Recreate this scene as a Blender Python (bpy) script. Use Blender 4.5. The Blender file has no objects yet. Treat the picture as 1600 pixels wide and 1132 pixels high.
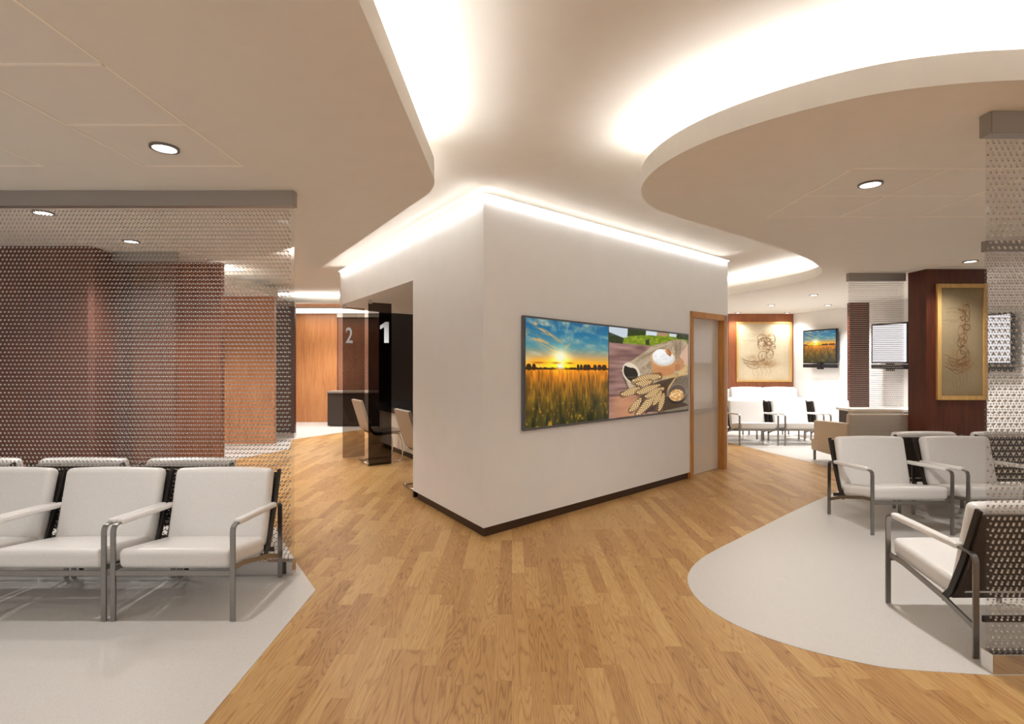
import bpy, bmesh, math, random
import numpy as np
from mathutils import Vector, Matrix
random.seed(7)
S = bpy.context.scene
COL = S.collection

# ------------------------------------------------------------------ camera, world, exposure
HC = 1.47
cd = bpy.data.cameras.new('camera'); cam = bpy.data.objects.new('camera', cd); COL.objects.link(cam)
cam.location = (0, 0, HC); cam.rotation_euler = (math.pi/2, 0, 0)
cd.sensor_width = 36; cd.lens = 18; cd.clip_start = .05; cd.clip_end = 100
S.camera = cam
w = bpy.data.worlds.new('world'); S.world = w; w.use_nodes = True
bg = w.node_tree.nodes['Background']; bg.inputs[0].default_value = (1, .985, .96, 1); bg.inputs[1].default_value = .27
S.view_settings.view_transform = 'Standard'; S.view_settings.look = 'None'
EXPO = 1.32
S.view_settings.exposure = EXPO; S.view_settings.gamma = 1; S.view_settings.use_curve_mapping = False
try:
    S.cycles.transparent_max_bounces = 32; S.cycles.max_bounces = 8; S.cycles.diffuse_bounces = 5
    S.cycles.sample_clamp_indirect = 4
except Exception: pass
COVE = 48.0      # cove strip emission
BOXLED = 2.4
SPOT = 30.0      # downlight watts
ZS, ZL, ZU = 2.65, 2.78, 2.95      # soffit underside, lip top, upper ceiling

# ------------------------------------------------------------------ materials
def srgb(r, g, b):
    f = lambda c: ((c/255+.055)/1.055)**2.4 if c > 10.3 else c/255/12.92
    return (f(r), f(g), f(b), 1)
def mat(name, col, rough=.5, metal=0., spec=.5, emit=None, strength=1, coat=0):
    m = bpy.data.materials.new(name); m.use_nodes = True
    b = m.node_tree.nodes['Principled BSDF']
    b.inputs['Base Color'].default_value = col if len(col) == 4 else (*col, 1)
    b.inputs['Roughness'].default_value = rough; b.inputs['Metallic'].default_value = metal
    b.inputs['Specular IOR Level'].default_value = spec
    if coat: b.inputs['Coat Weight'].default_value = coat; b.inputs['Coat Roughness'].default_value = .15
    if emit:
        b.inputs['Emission Color'].default_value = (*emit, 1); b.inputs['Emission Strength'].default_value = strength
    return m
def N(m, t, **k):
    n = m.node_tree.nodes.new(t)
    for a, v in k.items(): setattr(n, a, v)
    return n
def L(m, a, b): m.node_tree.links.new(a, b)
def noisy(m, scale=60, amt=.1, bump=.0, stretch=(1, 1, 1)):
    """small tonal variation + optional bump"""
    b = m.node_tree.nodes['Principled BSDF']; c = tuple(b.inputs['Base Color'].default_value)
    tc = N(m, 'ShaderNodeTexCoord'); mp = N(m, 'ShaderNodeMapping'); mp.inputs['Scale'].default_value = stretch
    nz = N(m, 'ShaderNodeTexNoise'); nz.inputs['Scale'].default_value = scale; nz.inputs['Detail'].default_value = 4
    L(m, tc.outputs['Object'], mp.inputs[0]); L(m, mp.outputs[0], nz.inputs[0])
    r = N(m, 'ShaderNodeValToRGB'); r.color_ramp.elements[0].position = .3; r.color_ramp.elements[1].position = .7
    r.color_ramp.elements[0].color = (*[x*(1-amt) for x in c[:3]], 1)
    r.color_ramp.elements[1].color = (*[min(1, x*(1+amt)) for x in c[:3]], 1)
    L(m, nz.outputs[0], r.inputs[0]); L(m, r.outputs[0], b.inputs['Base Color'])
    if bump:
        bp = N(m, 'ShaderNodeBump'); bp.inputs['Strength'].default_value = bump; bp.inputs['Distance'].default_value = .002
        L(m, nz.outputs[0], bp.inputs['Height']); L(m, bp.outputs[0], b.inputs['Normal'])
    return m
def wood(name, dark, light, rough=.35, scale=3.0, stretch=(14, 14, 1), coat=0):
    m = mat(name, light, rough, coat=coat); b = m.node_tree.nodes['Principled BSDF']
    tc = N(m, 'ShaderNodeTexCoord'); mp = N(m, 'ShaderNodeMapping'); mp.inputs['Scale'].default_value = stretch
    n1 = N(m, 'ShaderNodeTexNoise'); n1.inputs['Scale'].default_value = scale; n1.inputs['Detail'].default_value = 8; n1.inputs['Distortion'].default_value = .8
    n2 = N(m, 'ShaderNodeTexNoise'); n2.inputs['Scale'].default_value = 1.6; n2.inputs['Detail'].default_value = 2
    L(m, tc.outputs['Object'], mp.inputs[0]); L(m, mp.outputs[0], n1.inputs[0]); L(m, tc.outputs['Object'], n2.inputs[0])
    mx = N(m, 'ShaderNodeMath', operation='MULTIPLY_ADD'); mx.inputs[1].default_value = .7
    ad = N(m, 'ShaderNodeMath', operation='MULTIPLY'); ad.inputs[1].default_value = .3
    L(m, n2.outputs[0], ad.inputs[0]); L(m, n1.outputs[0], mx.inputs[0]); L(m, ad.outputs[0], mx.inputs[2])
    r = N(m, 'ShaderNodeValToRGB'); r.color_ramp.elements[0].position = .35; r.color_ramp.elements[1].position = .65
    r.color_ramp.elements[0].color = dark; r.color_ramp.elements[1].color = light
    L(m, mx.outputs[0], r.inputs[0]); L(m, r.outputs[0], b.inputs['Base Color'])
    return m
def parquet():
    m = mat('oak_strip_floor', srgb(200, 150, 95), .36, spec=.45); nt = m.node_tree; b = nt.nodes['Principled BSDF']
    tc = N(m, 'ShaderNodeTexCoord'); sp = N(m, 'ShaderNodeSeparateXYZ'); L(m, tc.outputs['Object'], sp.inputs[0])
    def M(op, a, bb=None, c=None):
        n = N(m, 'ShaderNodeMath', operation=op)
        for i, v in enumerate((a, bb, c)):
            if v is None: continue
            if isinstance(v, (int, float)): n.inputs[i].default_value = v
            else: L(m, v, n.inputs[i])
        return n.outputs[0]
    X, Y = sp.outputs[0], sp.outputs[1]
    W_, L_ = .088, .62
    xs = M('DIVIDE', X, W_); row = M('FLOOR', xs)
    wn = N(m, 'ShaderNodeTexWhiteNoise', noise_dimensions='1D'); L(m, row, wn.inputs['W'])
    ys = M('ADD', M('DIVIDE', Y, L_), M('MULTIPLY', wn.outputs[0], 7.3)); colm = M('FLOOR', ys)
    cb = N(m, 'ShaderNodeCombineXYZ'); L(m, row, cb.inputs[0]); L(m, colm, cb.inputs[1])
    w2 = N(m, 'ShaderNodeTexWhiteNoise', noise_dimensions='2D'); L(m, cb.outputs[0], w2.inputs['Vector'])
    rnd = w2.outputs[0]
    # grain coordinates, shifted per strip
    gx = M('ADD', M('MULTIPLY', X, 1.0), M('MULTIPLY', rnd, 31.0)); gy = M('MULTIPLY', Y, .085)
    gc = N(m, 'ShaderNodeCombineXYZ'); L(m, gx, gc.inputs[0]); L(m, gy, gc.inputs[1]); L(m, M('MULTIPLY', rnd, 9.), gc.inputs[2])
    n1 = N(m, 'ShaderNodeTexNoise'); n1.inputs['Scale'].default_value = 11; n1.inputs['Detail'].default_value = 1.5; n1.inputs['Distortion'].default_value = .3
    L(m, gc.outputs[0], n1.inputs[0])
    rings = M('ABSOLUTE', M('SINE', M('MULTIPLY', n1.outputs[0], 60.)))
    n2 = N(m, 'ShaderNodeTexNoise'); n2.inputs['Scale'].default_value = 150; n2.inputs['Detail'].default_value = 4
    L(m, gc.outputs[0], n2.inputs[0])
    ringm = M('MULTIPLY', M('POWER', M('SUBTRACT', 1., rings), 2.0), .40)
    tone = M('ADD', M('MULTIPLY', rnd, .50), M('MULTIPLY', n2.outputs[0], .60))
    tone = M('SUBTRACT', tone, ringm)
    r = N(m, 'ShaderNodeValToRGB'); e = r.color_ramp.elements
    e[0].position = .0; e[0].color = srgb(146, 102, 56); e[1].position = .95; e[1].color = srgb(206, 170, 112)
    e2 = e.new(.42); e2.color = srgb(181, 138, 84)
    L(m, tone, r.inputs[0])
    # joints
    fx = M('FRACT', xs); fy = M('FRACT', ys)
    jx = M('LESS_THAN', M('MINIMUM', fx, M('SUBTRACT', 1., fx)), .010); jy = M('LESS_THAN', M('MINIMUM', fy, M('SUBTRACT', 1., fy)), .0016)
    j = M('MULTIPLY', M('MAXIMUM', jx, jy), .22)
    mx = N(m, 'ShaderNodeMix', data_type='RGBA'); L(m, j, mx.inputs[0]); L(m, r.outputs[0], mx.inputs[6]); mx.inputs[7].default_value = srgb(90, 55, 25)
    L(m, mx.outputs[2], b.inputs['Base Color'])
    L(m, M('ADD', .32, M('MULTIPLY', n2.outputs[0], .12)), b.inputs['Roughness'])
    return m
def clear(name, tint, gloss=.08, body=0., body_col=(.6, .58, .55), grough=.05):
    m = bpy.data.materials.new(name); m.use_nodes = True; nt = m.node_tree; nt.nodes.clear()
    o = N(m, 'ShaderNodeOutputMaterial'); t = N(m, 'ShaderNodeBsdfTransparent'); t.inputs[0].default_value = (*tint, 1)
    g = N(m, 'ShaderNodeBsdfGlossy'); g.inputs['Roughness'].default_value = grough; g.inputs[0].default_value = (.9, .9, .9, 1)
    fr = N(m, 'ShaderNodeLayerWeight'); fr.inputs[0].default_value = .15
    ml = N(m, 'ShaderNodeMath', operation='MULTIPLY_ADD'); ml.inputs[1].default_value = gloss*2; ml.inputs[2].default_value = gloss*.3
    L(m, fr.outputs['Fresnel'], ml.inputs[0])
    mx = N(m, 'ShaderNodeMixShader'); L(m, ml.outputs[0], mx.inputs[0]); L(m, t.outputs[0], mx.inputs[1]); L(m, g.outputs[0], mx.inputs[2])
    last = mx
    if body:
        d = N(m, 'ShaderNodeBsdfDiffuse'); d.inputs[0].default_value = (*body_col, 1)
        m2 = N(m, 'ShaderNodeMixShader'); m2.inputs[0].default_value = body
        L(m, mx.outputs[0], m2.inputs[1]); L(m, d.outputs[0], m2.inputs[2]); last = m2
    L(m, last.outputs[0], o.inputs[0]); return m
def emis(name, col, s):
    m = bpy.data.materials.new(name); m.use_nodes = True; nt = m.node_tree; nt.nodes.clear()
    o = N(m, 'ShaderNodeOutputMaterial'); e = N(m, 'ShaderNodeEmission'); e.inputs[0].default_value = (*col, 1); e.inputs[1].default_value = s
    L(m, e.outputs[0], o.inputs[0]); return m
def picmat(name, lit, s=1.0):
    m = mat(name, (1, 1, 1), .4 if lit else .8, spec=.3); b = m.node_tree.nodes['Principled BSDF']
    a = N(m, 'ShaderNodeVertexColor'); a.layer_name = 'pic'
    if lit:
        b.inputs['Base Color'].default_value = (.02, .02, .02, 1); b.inputs['Roughness'].default_value = .15
        L(m, a.outputs[0], b.inputs['Emission Color']); b.inputs['Emission Strength'].default_value = s
    else: L(m, a.outputs[0], b.inputs['Base Color'])
    return m

PLASTER = noisy(mat('ceiling_paint', (.80, .755, .69), .8, spec=.2), 8, .012)
WALLP = noisy(mat('wall_paint', (.92, .91, .90), .55, spec=.3), 5, .012)
DARKBASE = mat('dark_base', srgb(62, 42, 28), .45)
OAK = wood('oak_frame', srgb(176, 118, 56), srgb(208, 150, 84), .4)
CHERRY = wood('orange_veneer', srgb(182, 118, 72), srgb(206, 144, 94), .35, 2.2, (9, 9, .8), .15)
RUSSET = wood('russet_veneer', srgb(134, 76, 44), srgb(166, 98, 60), .38, 2.2, (9, 9, .8))
MAHOG = wood('red_brown_veneer', srgb(66, 28, 14), srgb(104, 48, 26), .38, 2.5, (9, 9, .8), .1)
REDWALL = wood('dark_red_veneer', srgb(92, 48, 34), srgb(116, 64, 46), .7, 2.5, (6, 6, .8))
FLOORW = parquet()
VINYL = noisy(mat('grey_vinyl', (.66, .635, .605), .33, spec=.5), 260, .10, .15)
STEEL = noisy(mat('brushed_steel', (.30, .285, .27), .36, 1.0), 40, .08, 0, (1, 1, 8))
DKSTEEL = mat('dark_steel', (.06, .056, .055), .35, .8)
HEADER = mat('satin_steel_header', (.40, .37, .34), .38, .55)
MIRROR = mat('polished_plinth', (.72, .70, .68), .10, 1.0)
CHROME = mat('chrome', (.8, .8, .8), .08, 1.0)
LEATHER = noisy(mat('white_leather', (.83, .81, .79), .30, spec=.45), 90, .03, .25)
BLACKPAN = noisy(mat('dark_back_leather', (.045, .03, .022), .5), 120, .2, .4)
BEIGEF = noisy(mat('beige_upholstery', (.60, .50, .38), .7), 150, .06, .3)
TAUPE = mat('taupe_shell', (.42, .33, .25), .45)
BLACK = mat('black_gloss', (.012, .012, .014), .25)
DARKWALL = mat('charcoal_wall', (.010, .009, .010), .35)
WHITEL = mat('white_laminate', (.80, .77, .72), .4)
SHEET = clear('clear_acrylic', (.965, .96, .955), .04, .02, (.5, .47, .44))
STUD = mat('stud_metal', (.55, .51, .47), .42, .35)
TINT = clear('smoked_glass', (.62, .57, .53), .10)
TINTD = clear('dark_smoked_glass', (.30, .275, .26), .10)
NUM = mat('frosted_number', (.62, .64, .66), .6, emit=(.6, .62, .65), strength=.10)
LEDM = emis('cove_led', (1, .998, .985), COVE)
LEDW = emis('added_fill_led', (1, .998, .985), COVE*.26)  # for the fill strips added to brighten the block's two walls
LEDB = emis('edge_led', (1, .965, .92), BOXLED)
LAMPM = emis('lamp_face', (1, .97, .92), 5.0)
LINEAR = emis('linear_lamp_face', (1, .95, .86), 2.0)
RINGM = mat('lamp_ring', (.25, .24, .23), .35, .8)
GROOVE = mat('groove_highlight', (.93, .86, .76), .5)  # pale tone stands for light catching the ceiling grooves
DOORM = mat('door_lacquer', (.74, .68, .60), .12, spec=.6)
RAIL = mat('door_rail', (.55, .50, .45), .3, .3)
GOLD = wood('pale_gold_frame', srgb(196, 150, 84), srgb(222, 182, 112), .5)
BEZEL = mat('grey_bezel', (.16, .16, .17), .35, .5)
WSCREEN = mat('white_screen', (.05, .05, .05), .2, emit=(.92, .90, .95), strength=1.0/2**EXPO)
PICLIT = picmat('screen_picture', True, .92/2**EXPO)
PICDRAW = picmat('paper_drawing', False)

# ------------------------------------------------------------------ helpers
def prop(o, label=None, cat=None, group=None, kind=None):
    if label: o['label'] = label
    if cat: o['category'] = cat
    if group: o['group'] = group
    if kind: o['kind'] = kind
    return o
def mesh_obj(name, verts, faces, m, parent=None, smooth=False, recalc=True):
    me = bpy.data.meshes.new(name); me.from_pydata([tuple(v) for v in verts], [], faces)
    if recalc:
        bm = bmesh.new(); bm.from_mesh(me); bmesh.ops.recalc_face_normals(bm, faces=bm.faces); bm.to_mesh(me); bm.free()
    me.materials.append(m)
    if smooth: me.polygons.foreach_set('use_smooth', [True]*len(me.polygons))
    o = bpy.data.objects.new(name, me); COL.objects.link(o)
    if parent: o.parent = parent
    return o
class MB:
    def __init__(s): s.v = []; s.f = []
    def add(s, vs, fs):
        k = len(s.v); s.v += [tuple(x) for x in vs]; s.f += [tuple(i+k for i in f) for f in fs]; return s
    def box(s, x0, x1, y0, y1, z0, z1):
        return s.add([(x0,y0,z0),(x1,y0,z0),(x1,y1,z0),(x0,y1,z0),(x0,y0,z1),(x1,y0,z1),(x1,y1,z1),(x0,y1,z1)],
                     [(0,3,2,1),(4,5,6,7),(0,1,5,4),(1,2,6,5),(2,3,7,6),(3,0,4,7)])
    def obox(s, o, d, l, t, z0, z1, n=None):
        """box along unit direction d from point o, length l, thickness t to the left normal n"""
        n = n or (-d[1], d[0])
        a = (o[0], o[1]); b = (o[0]+d[0]*l, o[1]+d[1]*l)
        return s.prism([a, b, (b[0]+n[0]*t, b[1]+n[1]*t), (a[0]+n[0]*t, a[1]+n[1]*t)], z0, z1)
    def prism(s, P, z0, z1):
        n = len(P)
        return s.add([(p[0], p[1], z0) for p in P]+[(p[0], p[1], z1) for p in P],
                     [tuple(range(n-1, -1, -1)), tuple(range(n, 2*n))]+[(i, (i+1) % n, (i+1) % n+n, i+n) for i in range(n)])
    def bar(s, pts, x0, x1, t, closed=False):
        """flat bar following pts in the (y,z) plane, x0..x1 wide, t thick"""
        n = len(pts); A = []; B = []
        for i, p in enumerate(pts):
            a = Vector(pts[max(i-1, 0)]); b = Vector(pts[min(i+1, n-1)])
            p = Vector(p); d1 = (p-a); d2 = (b-p)
            if d1.length < 1e-9: d1 = d2
            if d2.length < 1e-9: d2 = d1
            d1 = d1.normalized(); d2 = d2.normalized(); d = (d1+d2).normalized(); nn = Vector((-d.y, d.x)); c = max(.5, nn.dot(Vector((-d1.y, d1.x))))
            A.append(p+nn*t/2/c); B.append(p-nn*t/2/c)
        vs = []; fs = []
        for q, r in zip(A, B): vs += [(x0, q.x, q.y), (x1, q.x, q.y), (x1, r.x, r.y), (x0, r.x, r.y)]
        for i in range(n-1):
            for k in range(4): fs.append((i*4+k, i*4+(k+1) % 4, i*4+4+(k+1) % 4, i*4+4+k))
        fs += [(0, 1, 2, 3), (n*4-4, n*4-3, n*4-2, n*4-1)]
        return s.add(vs, fs)
    def tube(s, pts, r, seg=8):
        n = len(pts); vs = []; fs = []; up = None
        for i, p in enumerate(pts):
            a = Vector(pts[max(i-1, 0)]); b = Vector(pts[min(i+1, n-1)]); d = (b-a).normalized()
            if up is None:
                up = Vector((0, 0, 1)) if abs(d.z) < .9 else Vector((1, 0, 0))
            u = (up-d*up.dot(d)).normalized(); v = d.cross(u); up = u
            for k in range(seg):
                t = 2*math.pi*k/seg; vs.append(Vector(p)+u*math.cos(t)*r+v*math.sin(t)*r)
        for i in range(n-1):
            for k in range(seg): fs.append((i*seg+k, i*seg+(k+1) % seg, (i+1)*seg+(k+1) % seg, (i+1)*seg+k))
        fs += [tuple(range(seg)), tuple(range((n-1)*seg, n*seg))]
        return s.add(vs, fs)
    def disc(s, c, r, z0, z1, seg=32, r2=None):
        r2 = r if r2 is None else r2
        vs = [(c[0]+math.cos(2*math.pi*k/seg)*r, c[1]+math.sin(2*math.pi*k/seg)*r, z0) for k in range(seg)]
        vs += [(c[0]+math.cos(2*math.pi*k/seg)*r2, c[1]+math.sin(2*math.pi*k/seg)*r2, z1) for k in range(seg)]
        return s.add(vs, [tuple(range(seg)), tuple(range(seg, 2*seg))]+[(k, (k+1) % seg, (k+1) % seg+seg, k+seg) for k in range(seg)])
    def ring(s, c, ri, ro, z0, z1, seg=40):
        vs = []; fs = []
        for k in range(seg):
            a = 2*math.pi*k/seg; ca, sa = math.cos(a), math.sin(a)
            vs += [(c[0]+ca*ri, c[1]+sa*ri, z0), (c[0]+ca*ro, c[1]+sa*ro, z0), (c[0]+ca*ro, c[1]+sa*ro, z1), (c[0]+ca*ri, c[1]+sa*ri, z1)]
        for k in range(seg):
            j = (k+1) % seg
            for q in range(4): fs.append((k*4+q, k*4+(q+1) % 4, j*4+(q+1) % 4, j*4+q))
        return s.add(vs, fs)
    def build(s, name, m, parent=None, smooth=False, bevel=0):
        o = mesh_obj(name, s.v, s.f, m, parent, smooth)
        if bevel:
            bm = bmesh.new(); bm.from_mesh(o.data)
            es = [e for e in bm.edges if len(e.link_faces) == 2 and e.calc_face_angle(0) > .6]
            bmesh.ops.bevel(bm, geom=es, offset=bevel, segments=2, affect='EDGES', clamp_overlap=True); bm.to_mesh(o.data); bm.free()
        return o
def empty(name, loc, rz=0, **k):
    o = bpy.data.objects.new(name, None); COL.objects.link(o); o.location = loc; o.rotation_euler = (0, 0, rz); o.empty_display_size = .1
    return prop(o, **k)
CHN = {}
def kids(o): return [c for c in bpy.data.objects if c.parent == o]
def dup(o, loc=None, rz=None, parent=None, label=None, group=None):
    c = o.copy(); COL.objects.link(c)
    if parent: c.parent = parent
    if loc is not None: c.location = loc
    if rz is not None: c.rotation_euler = (0, 0, rz)
    if label: c['label'] = label
    if group: c['group'] = group
    for ch in kids(o): dup(ch, parent=c)
    return c
def cushion(prof, x0, x1, r=.03, crown=.012, sides=(0, 1, 2, 3), n=5):
    """rounded cushion. prof = 4 (y,z) corners: bottom-front, bottom-back, top-back, top-front"""
    hx = (x1-x0)/2; hy = (Vector(prof[1])-Vector(prof[0])).length/2; hz = (Vector(prof[2])-Vector(prof[1])).length/2
    r = min(r, hy*.95, hz*.95)
    def axis(h):
        e = [-h, -h+r*.12, -h+r*.35, -h+r*.65, -h+r]
        mid = [(-h+r)+(2*h-2*r)*i/n for i in range(1, n)]
        return e+mid+[-q for q in e[::-1]]
    bm = bmesh.new(); ax, ay, az = axis(hx), axis(hy), axis(hz); cache = {}
    def V(p):
        k = tuple(round(q, 6) for q in p)
        if k not in cache:
            q = Vector(p); c = Vector((max(-hx+r, min(hx-r, q.x)), max(-hy+r, min(hy-r, q.y)), max(-hz+r, min(hz-r, q.z))))
            d = q-c
            if d.length > 1e-9: q = c+d.normalized()*r
            u, v = q.x/hx, q.y/hy; b = crown*(1-u*u)*(1-v*v)
            q.z += b if p[2] > 0 else -b*.3
            s_, t_ = (q.y/hy+1)/2, (q.z/hz+1)/2
            P = [Vector(k_) for k_ in prof]
            yz = (P[0]*(1-s_)+P[1]*s_)*(1-t_)+(P[3]*(1-s_)+P[2]*s_)*t_
            cache[k] = bm.verts.new(((x0+x1)/2+q.x, yz.x, yz.y))
        return cache[k]
    for A, B, C, o in ((ax, ay, (-hz, hz), 'z'), (ax, az, (-hy, hy), 'y'), (ay, az, (-hx, hx), 'x')):
        for c in C:
            for i in range(len(A)-1):
                for j in range(len(B)-1):
                    q = [(A[i], B[j]), (A[i+1], B[j]), (A[i+1], B[j+1]), (A[i], B[j+1])]
                    if o == 'z': f = [(a, b, c) for a, b in q]
                    elif o == 'y': f = [(a, c, b) for a, b in q]
                    else: f = [(c, a, b) for a, b in q]
                    try: bm.faces.new([V(p) for p in f])
                    except ValueError: pass
    bmesh.ops.recalc_face_normals(bm, faces=bm.faces)
    return bm
def bmobj(name, bm, m, parent=None):
    me = bpy.data.meshes.new(name); bm.to_mesh(me); bm.free(); me.materials.append(m)
    me.polygons.foreach_set('use_smooth', [True]*len(me.polygons))
    o = bpy.data.objects.new(name, me); COL.objects.link(o); o.parent = parent; return o
def struct(name, mb, m, bevel=0):
    return prop(mb.build(name, m, bevel=bevel), kind='structure')
def fl(x, y):   # floor point seen at pixel
    Y = 1176/(y-566); return ((x-800)/800*Y, Y)
def so(x, y):   # soffit point seen at pixel
    Y = (ZS-HC)*800/(566-y); return ((x-800)/800*Y, Y)
def chaikin(P, n=2, closed=False):
    for _ in range(n):
        Q = [] if closed else [P[0]]
        for i in range(len(P)-(0 if closed else 1)):
            a, b = P[i], P[(i+1) % len(P)]
            Q += [(a[0]*.75+b[0]*.25, a[1]*.75+b[1]*.25), (a[0]*.25+b[0]*.75, a[1]*.25+b[1]*.75)]
        if not closed: Q.append(P[-1])
        P = Q
    return P
def offset(P, d):   # open polyline offset to the left by d
    out = []
    for i, p in enumerate(P):
        a = Vector(P[max(i-1, 0)]); b = Vector(P[min(i+1, len(P)-1)]); t = (b-a).normalized()
        out.append((p[0]-t.y*d, p[1]+t.x*d))
    return out

# ------------------------------------------------------------------ floor and outer shell
struct('floor', MB().box(-9, 9, -2.5, 12.7, -.05, 0), FLOORW)
zl = [(-9, -2.5), (-1.25, -2.5), (-1.25, 2.08), fl(493, 923), fl(462, 878)]
d = (-.551, .8345); a0 = fl(462, 878)
zl += [(a0[0]+d[0]*3.9, a0[1]+d[1]*3.9), (-4.28, 7.1), (-9, 7.1)]
struct('floor', MB().prism(zl, 0, .002), VINYL)
struct('floor', MB().prism([(-9, 7.5), (-4.28, 7.49), (-3.75, 8.6), (-4.17, 9.7), (-3.14, 11.3), (-2.6, 12.7), (-9, 12.7)], 0, .002), VINYL)
zr = [fl(*p) for p in ((1554,1056),(1400,1046.6),(1358,1039.7),(1281.7,1022.5),(1224.4,1006.5),(1167,986),(1129,967),(1098.5,946),(1081,927),
      (1073.7,910),(1074.8,896.6),(1087,879.4),(1113.7,862),(1167,836),(1243.5,797),(1306.5,769.5))]
zr = chaikin(zr, 2)
zr = [(9, 2.40)]+zr+[(4.1, 6.2), (4.4, 6.6), (4.5, 6.9), (4.44, 7.23), (4.2, 8.22), (3.95, 9.33), (3.0, 12.7), (9, 12.7)]
struct('floor', MB().prism(zr, 0, .002), VINYL)
struct('wall_back', MB().box(-9, 9, 12.7, 12.8, 0, 3.1), WALLP)
struct('wall_left', MB().box(-9.1, -9, -2.5, 12.8, 0, 3.1), WALLP)
struct('wall_right', MB().prism([(6.85, 12.7), (7.35, 10.8), (7.35, 5.2), (8.95, 5.0), (8.95, -2.5), (9.1, -2.5), (9.1, 12.7)], 0, 3.1), WALLP)
struct('ceiling', MB().box(-9, 9, -2.5, 12.7, ZU, ZU+.1), PLASTER)

# ------------------------------------------------------------------ soffits with cove lips and LED strips
def led_strip(edge, lab, mt=None):
    a, b = offset(edge, .085), offset(edge, .105); vs = []; fs = []
    zt = ZL-.012
    for p, q in zip(a, b): vs += [(p[0], p[1], zt), (q[0], q[1], zt), (q[0], q[1], zt-.01), (p[0], p[1], zt-.01)]
    for i in range(len(a)-1):
        for k in range(4): fs.append((i*4+k, i*4+(k+1) % 4, i*4+4+(k+1) % 4, i*4+4+k))
    return prop(mesh_obj('led_strip', vs, fs, mt or LEDM, recalc=True), lab, 'light strip')
def soffit(outline, edge):
    """outline = full polygon (underside); edge = open polyline, soffit on its left"""
    m = MB().prism(outline, ZS, ZS+.03)
    inn = offset(edge, .025)
    vs = []; fs = []
    for p, q in zip(edge, inn): vs += [(p[0], p[1], ZS+.03), (p[0], p[1], ZL), (q[0], q[1], ZL), (q[0], q[1], ZS+.03)]
    for i in range(len(edge)-1):
        for k in range(4): fs.append((i*4+k, i*4+(k+1) % 4, i*4+4+(k+1) % 4, i*4+4+k))
    m.add(vs, fs); return struct('ceiling', m, PLASTER)
# left soffit : edge runs away from the camera, soffit on its left
cor = chaikin([(-.5, 3.0), (-.5, 3.46), (-.75, 3.845)], 3)
e1 = [(-.5, -2.4), (-.5, 0), (-.5, 1.5)]+cor+[(-1.7, 5.33), so(474, 437)]
tip = chaikin([so(474, 437), (-3.16, 7.56), (-3.09, 7.25)], 2)[1:]
spike = [(-2.23, 5.25), (-2.73, 5.65), (-3.4, 5.98), (-3.9, 6.15), (-9, 6.15)]
soffit(e1+tip+spike+[(-9, -2.4)], e1+tip+spike)
led_strip([(-.5, -2.4), (-.5, 1.5), (-.5, 3.2)], 'straight white light strip in the cove along the edge of the left ceiling step')
soffit([(-9, 7.9), (-4.25, 7.9), (-4.25, 9.3), (-5.3, 12.7), (-9, 12.7)], [(-9, 7.9), (-4.25, 7.9), (-4.25, 9.3)])
led_strip([(-6.5, 7.9), (-4.4, 7.9)], 'short white light strip above the orange panel seen through the long screen')
# right soffit, oval nose
nose = [so(*p) for p in ((1600,125),(1519,128.3),(1397,141.3),(1295.5,161.6),(1194,189),(1112.6,216.5),(1051.6,245),(1015,271.4),(998.8,295.8),
      (1007,316),(1031,330.3),(1060,340),(1130,361),(1210,385),(1260,403),(1283,418),(1286,426),(1276,434),(1240,443),(1140,461))]
on = chaikin(nose, 2)
on = [(9, 1.9), (5, 1.95), (3.2, 2.05)]+on+[(3.2, 10.0), (2.2, 11.2), (-5.3, 11.2)]
on = on[::-1]
soffit(on+[(9, 12.7), (-5.3, 12.7)] if False else on+[(9, 1.9), (9, 12.7), (-5.3, 12.7)], on)
led_strip(chaikin([(3.2, 2.05)]+nose[:9], 2)[::-1][2:], 'curved white light strip in the cove round the nose of the oval ceiling step')
led_strip(chaikin([nose[17], nose[18], nose[19], (3.2, 10.0), (2.2, 11.2)], 2)[::-1], 'white light strip in the far cove beyond the door end of the white block')
led_strip([(-5.2, 11.2), (-2.4, 11.2)], 'white light strip above the far step beyond the reception desk')
led_strip([(-.62, 3.66), (-1.7, 5.33), (-2.9, 7.2)], 'added unseen fill light in the cove of the left ceiling step facing the reception side', LEDW)  # added to brighten the block wall, like the next strip
led_strip([(4.0, 6.35), (3.35, 5.80), (2.6, 5.15), (1.8, 4.47), (1.35, 4.18)], 'added unseen fill light in the cove of the oval ceiling step facing the picture screen', LEDW)
struct('trim_1', MB().box(-5.3, -3.0, 11.175, 11.198, ZS+.03, ZS+.085), CHERRY)
# pale strips painted as the highlights of grooves in the soffits (tile fields)
def groove_glints(name, segs):
    m = MB()
    for x0, y0, x1, y1 in segs:
        if x0 == x1: m.box(x0-.006, x0+.006, y0, y1, ZS-.004, ZS+.001)
        else: m.box(x0, x1, y0-.007, y0+.007, ZS-.004, ZS+.001)
    struct(name, m, GROOVE)
ys = [3.079, 2.542, 2.027, 1.51, 1.0, .5]
seg = [(-1.616, .2, -1.616, 3.079), (-2.21, 1.2, -2.21, 3.079), (-2.81, 1.2, -2.81, 3.079), (-4.6, 3.079, -2.81, 3.079), (-4.6, 2.027, -2.81, 2.027)]
seg += [(-2.21, y, -1.616, y) for y in ys]
seg += [(-3.4, 4.6, -3.4, 5.6), (-4.6, 4.45, -3.4, 4.45)]
groove_glints('groove_glint_left', seg)
seg = [(2.07, 3.116, 2.07, 4.159), (2.66, 3.116, 2.66, 4.159), (3.27, 3.116, 3.27, 4.159), (3.87, 3.116, 3.87, 4.159)]
seg += [(2.07, 4.159, 4.4, 4.159), (2.07, 3.624, 4.4, 3.624), (2.07, 3.116, 4.4, 3.116)]
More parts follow.
